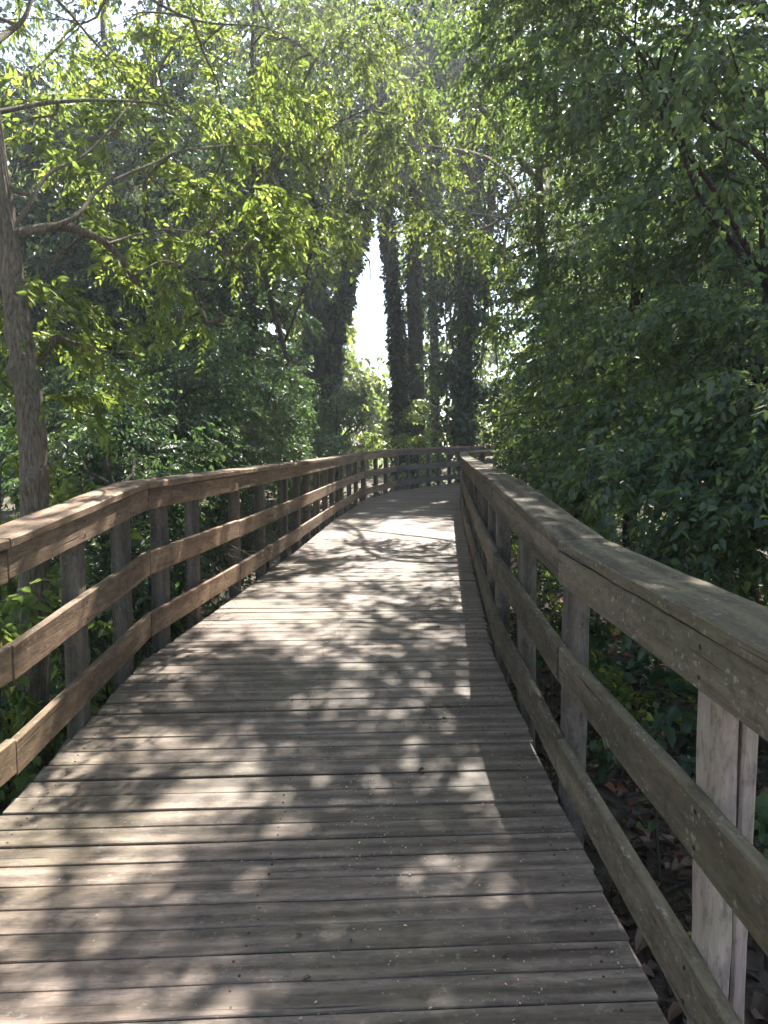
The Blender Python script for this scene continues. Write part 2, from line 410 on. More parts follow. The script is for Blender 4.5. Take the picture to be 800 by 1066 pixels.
def nail_disc(g, c, n, r):
    n = norm(np.asarray(n, float)); a = norm(np.cross(n, [.3, .9, .2])); b = np.cross(n, a)
    k = np.arange(8) * math.pi / 4
    rim = np.asarray(c) + r * (np.cos(k)[:, None] * a + np.sin(k)[:, None] * b)
    v = np.vstack([rim - n * .002, rim + n * .0012])
    q = [[i, (i + 1) % 8, 8 + (i + 1) % 8, 8 + i] for i in range(8)] + [[8, 9, 10, 11], [8, 11, 12, 15], [15, 12, 13, 14]]
    g.add(v, q, 1)
def make_deck():
    g = Geo(); rg = np.random.default_rng(5); nail_spots = []
    y = -1.3; k = 0
    while y < 24.2:
        w = .1165 + rg.normal(0, .0015); gap = .004 + abs(rg.normal(0, .0042))
        x0 = float(xl(y)) - .028 + rg.normal(0, .004); x1 = float(xr(y)) + .026 + rg.normal(0, .004)
        sk = .055
        dz0, dz1 = rg.normal(0, .0018, 2)
        ya, yb = y + sk * x0, y + sk * x1
        p0 = np.array([x0, ya, float(zd(y)) - .036 + dz0]); p1 = np.array([x1, yb, float(zd(y)) - .036 + dz1])
        d = norm(p1 - p0); side = norm(np.cross([0, 0, 1.0], d)); side = side if side[1] > 0 else -side
        slope = float(zd(y + .06) - zd(y - .06)) / .12
        side = norm(np.array([side[0], side[1], slope + rg.normal(0, .006)]))
        g.board(p0, p1, side, .036, w, 1000 + k, seg=10, bev=.003, wob=.0006)
        if 0 < y < 12:
            for fx in (.05, .5, .95):
                for fy in (.25, .75):
                    if rg.random() < .93: nail_spots.append(p0 + (p1 - p0) * (fx + rg.normal(0, .004)) + side * w * fy + np.array([0, 0, .0365]))
        y += w + gap; k += 1
    for q in nail_spots: nail_disc(g, q, (0, 0, 1), .0042)
    deck = g.build('boardwalk', [M['deck'], M['iron']], None, False, True)
    tag(deck, 'weathered grey timber boardwalk rising and bending away between two railings', None, None, 'structure')
    h = Geo()
    for off, sd in ((.06, 0), (.5, 1), (-.10, 2)):
        pts = [(-1.3, 0), (2.85, 0), (4.45, 0), (9, 0), (14, 0), (19, 0)]
        for (a, _), (b, _) in zip(pts[:-1], pts[1:]):
            def xx(y):
                l, r = float(xl(y)), float(xr(y))
                return l + .06 if sd == 0 else ((l + r) / 2 if sd == 1 else r - .14)
            h.board((xx(a), a + .01, float(zd(a)) - .225), (xx(b), b - .01, float(zd(b)) - .225), (1, 0, 0), .18, .045, 50 + int(a * 10) + sd)
    j = h.build('joist', M['under'], deck, True, True)
make_deck()

def rail_side(root, line, outward, ys, mats, seed, pale=None, cap_mat=None):
    """line: inner face of the boards; posts stand on the outer side under one wide cap"""
    rg = np.random.default_rng(seed)
    line = [np.array(p, float) for p in line]
    for i, (a, b) in enumerate(zip(line[:-1], line[1:])):
        d = b - a; t = d / np.linalg.norm(d); o = np.array([t[1], -t[0]]) * outward
        if i + 1 < len(line) - 1:
            n2 = line[i + 2] - b; n2 /= np.linalg.norm(n2)
        gap = .0035
        za, zb = float(zd(a[1])), float(zd(b[1]))
        side = np.array([o[0], o[1], 0])
        A = a + t * gap; B = b - t * gap
        for nm, lo, wd in (('top_rail', .905, .125), ('middle_rail', .505, .142), ('bottom_rail', .125, .142)):
            g = Geo(); j0, j1 = rg.normal(0, .004, 2); pr = rg.normal(0, .0025)
            g.board((A[0] - side[0] * pr, A[1] - side[1] * pr, za + lo + j0), (B[0] - side[0] * pr, B[1] - side[1] * pr, zb + lo + j1), side, wd, .038, seed * 100 + i * 7 + int(lo * 10), seg=12, bev=.004, wob=.0007)
            for y in ys:
                if a[1] < y - .045 < b[1] and 0 < y < 14:
                    f = (y - .045 + rg.normal(0, .01) - a[1]) / (b[1] - a[1]); q = a + (b - a) * f
                    for h in (.028, wd - .03):
                        nail_disc(g, (*(q - o * (pr + .001)), za + (zb - za) * f + lo + h + j0), (-o[0], -o[1], 0), .0055)
            g.build(nm, [mats[0], M['iron']], root, False, True)
        g = Geo()
        c0 = A - o * .010; c1 = B - o * .010
        jz = rg.normal(0, .002)
        g.board((c0[0], c0[1], za + 1.034 + jz), (c1[0], c1[1], zb + 1.034), side, .040, .192, seed * 100 + 77 + i, seg=14, bev=.005, wob=.0009)
        g.build('cap_rail', cap_mat or mats[0], root, False, True)
    L = np.array(line)
    for k, y in enumerate(ys):
        x = np.interp(y, L[:, 1], L[:, 0])
        j = int(np.clip(np.searchsorted(L[:, 1], y) - 1, 0, len(L) - 2))
        t = L[j + 1] - L[j]; t /= np.linalg.norm(t); o = np.array([t[1], -t[0]]) * outward
        c = np.array([x, y]) + o * .0405 - t * .045
        z = float(zd(y))
        g = Geo()
        tilt = rg.normal(0, .006, 2)
        wide = .088 + rg.normal(0, .002)
        m = mats[1]
        e = c + o * wide
        # bottom to top board: section along t (thick) and o (width)
        if pale is not None and k in pale:
            m = M['pale']
            g.board((c[0], c[1], -1.0), (c[0], c[1], z + 1.031), (o[0], o[1], 0), .085, .062, seed * 31 + k, seg=14, z_dir=(t[0], t[1], 0), wob=.0015)
            po = g.build('post', m, root, False, True)
            po['label'] = 'pale pinkish newer post with a green tinge'
            g = Geo(); c2 = c + o * .0632 + t * .0025
            g.board((c2[0], c2[1], -1.0), (c2[0] + .004, c2[1], z + 1.031), (o[0], o[1], 0), .08, .036, seed * 31 + k + 500, seg=14, z_dir=(t[0], t[1], 0), wob=.0015)
            g.build('post', M['pale'], root, False, True)
            continue
        g.board((c[0] + tilt[0], c[1] + tilt[1], -1.0), (c[0], c[1], z + 1.031), (o[0], o[1], 0), .09, wide, seed * 31 + k, seg=14, z_dir=(t[0], t[1], 0), wob=.0016)
        g.build('post', m, root, False, True)

lr = empty('wooden_railing', (-1.45, 3, 0), 'brown three-board timber railing on the left, sunlit and striped with shadows', 'railing')
rail_side(lr, LEFT, -1, [-.6, .6, 1.9, 3.62, 4.22, 4.82, 5.42, 6.5, 7.45, 8.6, 9.4, 10.2, 11.1, 12.0, 12.9, 13.9, 14.9, 15.9, 16.8, 17.7, 18.5], (M['rail'], M['post']), 3)
rr = empty('wooden_railing', (.7, 3, 0), 'mossy grey-brown timber railing close by on the right with a pale pinkish post', 'railing')
rail_side(rr, RIGHT, 1, [-.8, .3, 1.66, 2.95, 3.86, 4.72, 5.6, 6.5, 7.4, 8.3, 9.3, 10.3, 11.2, 12.2, 13.2, 14.2, 15.2, 16.2, 17.1, 18.2, 19.4, 20.8, 22.2], (M['mossy'], M['post']), 4, pale={2})
fr = empty('wooden_railing', (1.5, 21, 0), 'far timber railing, shade put into its dark wood, crossing the end of the boardwalk at the bend', 'railing')
rail_side(fr, FAR, -1, [19.3, 19.75, 20.2, 20.65, 21.1, 21.6, 22.1, 22.6, 23.1, 23.8, 24.5, 25.2], (M['under'], M['under']), 6, cap_mat=M['rail'])  # darker joist wood stands in for the shade on this railing

# ------------------------------------------------------------------ ground
def ground_z(x, y):
    base = -.55 + .10 * np.sin(x * .7 + 1) * np.cos(y * .45) + .06 * np.sin(x * 2.1 + y * 1.7) + .03 * np.sin(x * 5.3 - y * 4.1)
    bank = np.clip((x - 1.2) / 5, 0, 1) * .55 + np.clip((-x - 3.0) / 8, 0, 1) * .5
    far = np.clip((y - 12) / 14, 0, 1) * .55
    return base + bank + far + np.where((x < .5) & (y < 10), -.12, 0)
def make_ground():
    xs = np.concatenate([np.linspace(-110, -20, 10)[:-1], np.linspace(-20, -4, 20)[:-1], np.linspace(-4, 8, 80)[:-1], np.linspace(8, 20, 16)[:-1], np.linspace(20, 110, 10)])
    ys = np.concatenate([np.linspace(-70, -6, 8)[:-1], np.linspace(-6, 14, 110)[:-1], np.linspace(14, 40, 30)[:-1], np.linspace(40, 120, 10)])
    X, Y = np.meshgrid(xs, ys)
    V = np.stack([X, Y, ground_z(X, Y)], -1).reshape(-1, 3)
    idx = np.arange(V.shape[0]).reshape(X.shape)
    Q = np.stack([idx[:-1, :-1], idx[:-1, 1:], idx[1:, 1:], idx[1:, :-1]], -1).reshape(-1, 4)
    tag(mesh_obj('ground', V, Q, M['soil']), 'dark forest floor of soil, old leaves and moss', None, None, 'structure')
make_ground()

def off_path(p, margin=.17):
    """keeps foliage out of the walking space between the railings"""
    inside = (p[:, 0] > xl(p[:, 1]) - margin) & (p[:, 0] < xr(p[:, 1]) + margin) & (p[:, 2] < 2.9 + .0 * p[:, 1]) & (p[:, 1] < 26)
    over = (p[:, 1] > 8) & (p[:, 1] < 24) & (p[:, 0] < p[:, 1] * .147) & (p[:, 0] > xr(p[:, 1]) - .3) & (p[:, 2] < 1.85)   # trimmed back from the rails at the bend
    return ~inside & ~over & (p[:, 2] > ground_z(p[:, 0], p[:, 1]))
def gap_view(p):
    """the open gap of sky between the ivied trunks stays open"""
    y = np.maximum(p[:, 1], .1)
    px = 400 + p[:, 0] / y * 776; el = (p[:, 2] - EYE) / y
    return ~((px > 369) & (px < 407 ) & (el > .118) & (el < .275) & (p[:, 1] > 6) & (px > 369 + (el - .19) * 120))
both = lambda p: off_path(p) & gap_view(p)

def blob(px, py, d, r, n):
    r = (r, r, r * .8) if not isinstance(r, tuple) else r
    return (P(px, py, d), r, n)

# ------------------------------------------------------------------ left: the near tree with furrowed bark
def near_left_tree():
    t = empty('leafy_tree', tuple(P(36, 800, 3.95) * [1, 1, 0] + [0, 0, -.7]), 'near tree with a furrowed grey trunk and lime leaves just outside the left railing', 'tree')
    g = Geo()
    path = [(40, 980, 3.95), (37, 830, 3.95), (35, 640, 3.95), (37, 540, 3.97), (33, 440, 4.0), (21, 350, 4.05), (9, 255, 4.1), (-4, 160, 4.1), (-14, 60, 4.1), (-20, -120, 4.1), (-10, -330, 4.2)]
    g.tube([P(*q) for q in path], [.112, .085, .075, .071, .07, .063, .058, .05, .043, .036, .024], 56, .018, .12, 11, knots=26)
    br = [([(14, 243, 4.1), (62, 236, 4.3), (100, 247, 4.5), (124, 266, 4.6), (141, 292, 4.7), (150, 300, 4.75)], [.045, .038, .036, .033, .026, .004]),
          ([(12, 248, 4.1), (75, 228, 4.3), (106, 195, 4.6), (160, 170, 5), (190, 157, 5.3), (250, 151, 5.8), (302, 150, 6.1)], [.028, .022, .017, .014, .012, .008, .003]),
          ([(-8, 118, 4.15), (60, 106, 4.5), (130, 105, 4.8), (180, 112, 5.1), (205, 130, 5.4), (225, 150, 5.6)], [.024, .018, .013, .01, .007, .003]),
          ([(-12, 48, 4.1), (10, 33, 4.3), (26, 18, 4.4), (36, -10, 4.5), (60, -80, 4.8)], [.03, .026, .02, .018, .01]),
          ([(10, 240, 4.1), (30, 215, 4.2), (50, 182, 4.35), (90, 160, 4.6), (120, 128, 4.8), (162, 74, 5.2), (200, 20, 5.6)], [.024, .02, .016, .013, .011, .008, .003]),
          ([(-16, -40, 4.1), (50, -8, 4.4), (95, 40, 4.7), (131, 82, 5.0), (150, 120, 5.2)], [.022, .014, .011, .007, .003]),
          ([(112, 254, 4.5), (150, 243, 4.8), (190, 240, 5.1), (260, 257, 5.5)], [.016, .011, .008, .003]),
          ([(-16, -100, 4.1), (110, -30, 5.0), (200, 20, 5.8), (280, 30, 6.4), (330, 60, 7)], [.03, .022, .014, .009, .003]),
          ([(16, 290, 4.05), (40, 300, 4.1), (52, 320, 4.1), (60, 350, 4.15)], [.012, .008, .006, .002]),
          ([(140, 288, 4.7), (175, 272, 5.0), (215, 300, 5.2), (240, 340, 5.4)], [.014, .009, .006, .002])]
    spots = []
    for i, (pp, rd) in enumerate(br):
        g.tube([P(*q) for q in pp], np.array(rd) * .66, 9, .05, .12, 40 + i, knots=6); spots.append(smooth_path([P(*q) for q in pp], rd, .08)[0])
    cl = [(60, 45, 5.4, .55, 26), (130, 25, 6, .6, 30), (200, 50, 6.4, .65, 34), (262, 30, 7, .7, 36), (30, 130, 4.8, .42, 18), (95, 140, 5.3, .5, 22),
          (165, 130, 6, .55, 28), (230, 110, 6.4, .55, 30), (285, 95, 7.2, .6, 30), (60, 205, 4.9, .42, 20), (150, 205, 5.5, .45, 24), (215, 200, 6, .5, 28), (265, 190, 6.6, .45, 20),
          (50, 285, 4.7, .36, 16), (110, 305, 5.0, .4, 22), (170, 275, 5.3, .4, 22), (225, 265, 5.8, .42, 20), (75, 355, 4.5, .3, 14), (110, 385, 4.7, .24, 10), (20, 385, 4.4, .22, 9),
          (30, -60, 5, .6, 14), (120, -80, 5.6, .7, 8), (230, -70, 6.4, .8, 8), (-120, 40, 4.6, .8, 30), (-150, 200, 4.4, .7, 26), (-60, -180, 4.4, .7, 12), (280, 225, 7.2, .35, 12), (305, 215, 8.0, .4, 14),
          (5, 330, 4.9, .3, 14), (190, 330, 5.8, .3, 12), (250, 235, 5.6, .35, 20), (272, 245, 6.5, .35, 18), (236, 215, 5, .28, 14), (28, 415, 4.2, .14, 7), (48, 350, 4.3, .16, 8), (22, 300, 4.3, .18, 8)]
    cl = [blob(*c) for c in cl]
    sp = np.vstack(spots)
    limbs(g, lambda c: sp[np.argmin(np.linalg.norm(sp - c, axis=1) + .35 * (sp[:, 2] > c[2] + .3))], cl, .012, 77, 6, .95, .02)
    g.build('trunk', M['bark'], t)
    for x, y, z, r, n in [(-3.2, 1.6, 4.6, 1.1, 50), (-3.4, -.6, 4.4, 1.3, 60), (-3.6, -3.0, 4.2, 1.6, 70), (-3.6, .6, 2.6, 1.0, 50), (-3.4, -2.6, 2.2, 1.2, 50)]:  # unseen clumps added beside and behind the camera to block ambient light
        cl.append((np.array([x, y, z]), (r, r, r * .8), n))
    crown('crown', t, cl, M['lime'], 21, dens=1.35, leaf=(.066, .028), per=18, twig=.40, droop=.35, flat=.5, clear=off_path, stems=.0032)
near_left_tree()

def leafy_tree(name, label, base, top, r, clumps, mat, seed, bark='bark_dark', via=None, limb_r=.06, group=None, frac=.8, **kw):
    """trunk from base to top through `via`, limbs into every clump, and a crown of leaves"""
    base = np.asarray(base, float); top = np.asarray(top, float)
    t = empty(name, tuple(base), label, 'shrub' if 'shrub' in name else 'tree', group)
    g = Geo()
    pts = [base - [0, 0, .25]] + (via or [base * .5 + top * .5 + np.random.default_rng(seed).normal(size=3) * .15]) + [top]
    n = len(pts)
    g.tube(pts, np.linspace(r, r * .35, n), 14, .15, .07, seed, knots=5)
    P_ = np.array(pts)
    def start(c):
        z = np.clip(c[2] - np.linalg.norm((c - top)[:2]) * .35, P_[0, 2] + .3 * (P_[-1, 2] - P_[0, 2]), P_[-1, 2])
        k = np.argsort(P_[:, 2])
        return np.array([np.interp(z, P_[k, 2], P_[k, i]) for i in range(3)])
    limbs(g, start, clumps, limb_r, seed + 1, frac=frac)
    g.build('trunk', M[bark], t)
    crown('crown', t, clumps, mat, seed + 2, **kw)
    return t

def base_of(px, py, d, z=None):
    p = P(px, py, d); p[2] = ground_z(p[0], p[1]) if z is None else z
    return p

# ------------------------------------------------------------------ left: slender drooping tree whose boughs hang over the path
cl = [blob(*c) for c in [(330, 60, 12, 1.1, 60), (390, 50, 12, 1.1, 60), (440, 60, 12.5, 1.0, 45), (350, 140, 12, .9, 55), (400, 150, 12, .9, 55), (300, 20, 12, 1.1, 55), (450, 150, 12.5, .8, 34),
      (345, 205, 12, .6, 34), (395, 200, 12, .55, 26), (440, 215, 12.5, .6, 34), (470, 240, 13, .4, 18), (335, 222, 9.4, .4, 14), (362, 226, 10.4, .4, 14), (300, 130, 12.5, .8, 40), (270, 80, 12.5, 1.0, 46), (300, -40, 12.5, .8, 16), (500, 20, 12.5, .9, 40), (520, 110, 13, .8, 34)]]
leafy_tree('slender_tree', 'slender leaning tree whose fine drooping sprays hang over the middle of the path', base_of(306, 440, 12.8), P(268, -150, 12.2), .058, cl, M['willow'], 61, dens=1.6, limb_r=.02, frac=.6,
           via=[P(303, 405, 12.8), P(284, 320, 12.7), P(266, 235, 12.5), P(262, 120, 12.4)], leaf=(.095, .045), per=15, twig=.62, droop=.55, flat=.4, stems=.005, clear=gap_view)

# ------------------------------------------------------------------ left: taller trees behind
cl = [blob(*c) for c in [(40, 120, 12, 1.5, 80), (110, 170, 12.5, 1.4, 80), (190, 110, 13, 1.5, 90), (170, 220, 12, 1.3, 80), (60, 230, 11.5, 1.3, 80), (250, 200, 13.5, 1.3, 80), (20, 320, 11, 1.2, 80),
      (110, 300, 11.5, 1.2, 80), (200, 300, 12.5, 1.2, 80), (265, 290, 13.5, 1.0, 60), (180, 20, 13, 1.3, 60), (250, 60, 14, 1.5, 80), (-60, 150, 11, 1.8, 90), (-80, 300, 10.5, 1.6, 90), (200, -60, 13, 1.4, 40), (20, -70, 12, 1.1, 24)]]
leafy_tree('leafy_tree', 'taller mid-green tree behind the dark shrubs on the left', base_of(150, 470, 12), P(150, 110, 12.5), .1, cl, M['deep'], 71, dens=2.6, leaf=(.12, .062), per=14, twig=.7, droop=.4, two=False, clear=both)
cl = [blob(*c) for c in [(300, 180, 19, 1.8, 90), (250, 250, 18, 1.6, 90), (230, 130, 19, 2.0, 100), (320, 60, 20, 2.1, 110), (240, 370, 17, 1.0, 50), (260, -40, 20, 2.4, 120), (370, 0, 21, 1.9, 90)]]
leafy_tree('leafy_tree', 'dark green tree behind the slender leaning trunk', base_of(262, 460, 18), P(270, -60, 19.5), .25, cl, M['willow'], 75, dens=1.7, leaf=(.16, .09), per=14, twig=.9, droop=.4, two=False, stems=0, clear=both)
cl = [blob(*c) for c in [(-60, 80, 17, 2.4, 100), (40, 220, 17, 2.4, 100), (120, 330, 17, 2.2, 110), (0, 380, 15, 2, 110), (-150, 250, 15, 3, 130), (180, 380, 16, 1.8, 100), (60, 420, 15, 1.5, 90), (-100,-60,17,2.4,80)]]
leafy_tree('leafy_tree', 'broad dark tree far back at the left edge of the photo', base_of(20, 460, 17), P(30, 150, 17), .16, cl, M['deep'], 79, dens=2.4, leaf=(.16, .09), per=14, twig=.9, droop=.35, two=False, stems=0, clear=both)

# ------------------------------------------------------------------ left: dark shrubs behind the railing
shr = [('low dark shrub with fine leaves behind the left railing, nearest the furrowed trunk', [(95, 520, 6.0, .7, 60), (150, 560, 6.0, .6, 54), (90, 600, 5.6, .6, 54), (60, 470, 6.4, .7, 60), (150, 480, 6.6, .65, 60), (120, 650, 5.2, .45, 40)]),
       ('rounded blue-green shrub rising above the left railing, second from the furrowed trunk', [(160, 430, 8.2, .9, 90), (215, 455, 8.2, .8, 80), (120, 420, 8.8, .9, 80), (190, 500, 7.6, .8, 80), (215, 560, 7.4, .6, 60), (165, 380, 9, .8, 70), (230, 400, 9, .7, 60)]),
       ('dense blue-green shrub in the middle behind the left railing', [(270, 440, 10.5, .9, 90), (255, 395, 11, .9, 90), (300, 465, 10.5, .7, 70), (265, 500, 9.8, .8, 80), (280, 535, 9.5, .6, 50), (310, 420, 11.5, .8, 80)]),
       ('dark shrub at the foot of the forked ivied trunk', [(330, 460, 15, .9, 90), (360, 465, 15.5, .6, 60), (330, 420, 16, .9, 80), (375, 440, 17, .55, 60), (380, 415, 17.5, .5, 50), (320, 490, 13.5, .6, 60)])]
for i, (lb, c) in enumerate(shr):
    c = [blob(*q) for q in c]
    p = np.mean([q[0] for q in c], 0); b = p.copy(); b[2] = ground_z(b[0], b[1])
    leafy_tree('dense_shrub', lb, b, p + [0, 0, .5], .05, c, M['cool'], 90 + i * 5, dens=3.6, leaf=(.06, .03), per=14, twig=.45, droop=.35, clear=both, two=(i < 2), limb_r=.02, stems=.003 if i < 2 else 0, group='shrubs along the left railing')

# ------------------------------------------------------------------ middle: ivied trunks beyond the bend
def ivied(label, path, radii, clumps, seed, forks=(), n=5200, mat='deep'):
    pts = [P(*q) for q in path]
    b = pts[0].copy(); b[2] = ground_z(b[0], b[1])
    t = empty('ivied_tree', tuple(b), label, 'tree', 'ivied trunks beyond the bend')
    pts = [b - [0, 0, .2]] + pts[1:]
    g = Geo(); g.tube(pts, radii, 14, .2, .07, seed)
    ivy_shell('ivy', t, pts[:-1], radii[:-1], M['ivy'], seed + 1, n, leaf=(.15, .12), thick=.2)
    for k, (fp, frd) in enumerate(forks):
        q = [P(*x) for x in fp]; g.tube(q, frd, 10, .2, .06, seed + 5 + k)
        ivy_shell('ivy', t, q, frd, M['ivy'], seed + 9 + k, n // 2, leaf=(.14, .11), thick=.24)
    cl = [blob(*c) for c in clumps]
    limbs(g, pts[-2], cl, .09, seed + 3)
    g.build('trunk', M['bark_dark'], t)
    crown('crown', t, cl, M[mat], seed + 4, dens=2.4, leaf=(.21, .12), per=13, twig=1.0, droop=.5, two=False, stems=0, clear=gap_view)
ivied('thick forked ivied trunk left of the bright sky gap', [(338, 470, 24), (334, 400, 24), (328, 300, 24), (322, 230, 24), (318, 100, 24), (320, -60, 24)], [.44, .40, .37, .35, .26, .12],
      [(320, 180, 24, 1.6, 80), (290, 100, 24, 2.0, 90), (350, 120, 24, 1.6, 70), (330, 20, 24, 2.2, 110), (270, 200, 25, 1.4, 50), (372, 320, 24, .5, 26), (366, 300, 24, .5, 22)], 200,
      forks=[([(343, 440, 24), (348, 380, 24), (356, 320, 24), (372, 262, 24), (384, 225, 24), (395, 150, 24)], [.27, .24, .2, .16, .12, .06])])
ivied('ivied trunk leaning left, right beside the bright sky gap', [(420, 470, 25), (416, 400, 25), (412, 330, 25), (405, 255, 25), (402, 200, 25), (398, 100, 25), (395, -60, 25)], [.25, .23, .21, .2, .18, .14, .08],
      [(400, 170, 25, 1.2, 60), (380, 90, 25, 1.7, 80), (425, 60, 25, 1.8, 80), (400, -20, 25, 2.2, 100)], 220)
ivied('straight dark ivied trunk, second to the right of the bright sky gap', [(436, 470, 26), (434, 400, 26), (432, 330, 26), (431, 260, 26), (430, 180, 26), (436, 60, 26), (440, -60, 26)], [.30, .27, .26, .26, .23, .17, .08],
      [(440, 190, 26, 1.3, 50), (470, 110, 26, 1.8, 70), (430, 100, 26, 1.7, 70), (460, 10, 26, 2.2, 110)], 240, n=2300)
ivied('thin ivied trunk half hidden behind the straight dark one', [(454, 470, 29), (453, 400, 29), (452, 330, 29), (452, 260, 29), (455, 150, 29), (460, 0, 29)], [.18, .17, .16, .15, .13, .08],
      [(470, 170, 29, 1.5, 40), (500, 60, 29, 2.2, 80)], 260, n=2600)
ivied('bushy ivied trunk, farthest right beyond the bend', [(486, 470, 24), (485, 400, 24), (484, 330, 24), (483, 260, 24), (486, 200, 24), (490, 60, 24), (500, -60, 24)], [.25, .23, .22, .2, .18, .12, .06],
      [(490, 190, 24, 1.1, 40), (520, 120, 24, 1.8, 80), (480, 80, 24, 1.6, 60), (560, 60, 24, 2.2, 100), (472, 300, 24, .6, 36), (503, 330, 24, .6, 36), (500, 260, 24, .7, 36), (475, 380, 24, .6, 36), (500, 400, 24, .6, 36), (486, 240, 24, .7, 40), (478, 430, 23.5, .5, 30), (515, 290, 24.5, .6, 30), (520, 0, 24, 2.2, 90), (590,170,24,1.8,80)], 280,
      n=4000)

# bushes behind the far railing, sunlit
for i, (lb, c, m_) in enumerate([
        ('pale sunlit bush behind the far railing, below the leaning ivied trunk', [(425, 445, 23.5, .6, 50), (455, 455, 23.5, .6, 50), (400, 455, 24, .5, 40), (440, 425, 24.5, .5, 36), (470, 475, 23, .6, 50), (430, 480, 22.6, .6, 50)], 'pale_leaf'),
        ('green bush behind the far railing, right of the ivied trunks', [(520, 430, 24, .9, 70), (555, 420, 24, .9, 70), (510, 465, 23, .7, 60), (570, 380, 25, .9, 60), (545, 460, 22, .8, 60)], 'mid')]):
    c = [blob(*q) for q in c]; p = np.mean([q[0] for q in c], 0); b = p.copy(); b[2] = ground_z(b[0], b[1])
    leafy_tree('leafy_shrub', lb, b, p + [0, 0, .3], .05, c, M[m_], 300 + i * 7, leaf=(.12, .07), per=13, twig=.6, droop=.3, two=False, limb_r=.02, stems=0, clear=both)

# ------------------------------------------------------------------ right: the wall of trees and bushes
cl = [blob(*c) for c in [(760, 470, 3.9, .55, 66), (820, 420, 3.8, .6, 70), (700, 440, 4.8, .6, 74), (760, 380, 4.6, .6, 74), (690, 520, 4.8, .5, 60), (800, 540, 3.7, .45, 50), (880, 500, 3.6, .7, 80), (740, 560, 4.4, .4, 44),
      (830, 320, 4.4, .7, 74), (720, 330, 5.2, .65, 76), (650, 480, 5.6, .5, 60), (900, 350, 4.2, .8, 80), (960, 600, 3.4, .7, 70), (690, 48, 3.6, .2, 7), (738, 66, 3.5, .2, 7), (775, 150, 3.6, .2, 8), (640, 25, 4.2, .24, 8), (700, 210, 4.4, .25, 10), (800, 40, 3.6, .3, 14)]]
leafy_tree('leafy_tree', 'nearest broad-leaved small tree beside the right railing, reaching down to it', base_of(800, 700, 4.6), P(800, 300, 4.8), .07, cl, M['broad'], 401, dens=2.0, leaf=(.057, .031), per=17, twig=.42, droop=.45, clear=off_path, limb_r=.025, stems=.003)
cl = [blob(*c) for c in [(640, 400, 7.2, .8, 90), (600, 450, 7.6, .7, 84), (690, 340, 7, .9, 96), (620, 320, 7.8, .8, 90), (590, 510, 7.2, .5, 60), (640, 520, 6.6, .55, 64), (660, 250, 7.6, .9, 96), (740, 260, 6.8, 1.0, 100), (600, 380, 8, .7, 70), (560, 470, 8.4, .5, 54), (720, 180, 7.4, 1.0, 100)]]
leafy_tree('leafy_tree', 'second broad-leaved tree along the right railing, dark and full to the ground', base_of(660, 560, 7.6), P(670, 200, 7.6), .09, cl, M['broad'], 411, dens=1.9, leaf=(.056, .031), per=18, twig=.5, droop=.45, clear=off_path, limb_r=.03, stems=.003)
cl = [blob(*c) for c in [(570, 330, 11, .9, 80), (552, 430, 12, .6, 50), (580, 420, 11, .9, 84), (560, 260, 11.5, 1.0, 84), (610, 230, 11, 1.1, 90), (562, 470, 12, .6, 50), (585, 370, 12.5, .6, 46), (580, 160, 11.5, 1.1, 90), (640, 130, 11, 1.3, 100), (580, 490, 11, .6, 60)]]
for x, y, z, r in [(2.0, 20, 7.2, 1.3), (1.0, 21.5, 7.8, 1.2), (3.2, 18, 7.4, 1.3), (.3, 19.5, 8.2, 1.1), (3.4, 21, 7, 1.3)]:
    cl.append((np.array([x, y, z]), (r, r, r * .7), 60))
leafy_tree('leafy_tree', 'third tree on the right with a leaning brown trunk, near the bend', base_of(600, 500, 11.5), P(560, 80, 11.6), .13, cl, M['mid'], 421, dens=2.1, bark='bark', via=[P(590, 440, 11.5), P(577, 380, 11.5), P(568, 310, 11.6), P(562, 200, 11.6)], leaf=(.08, .044), per=15, twig=.6, droop=.5, two=False, clear=both, stems=.003)
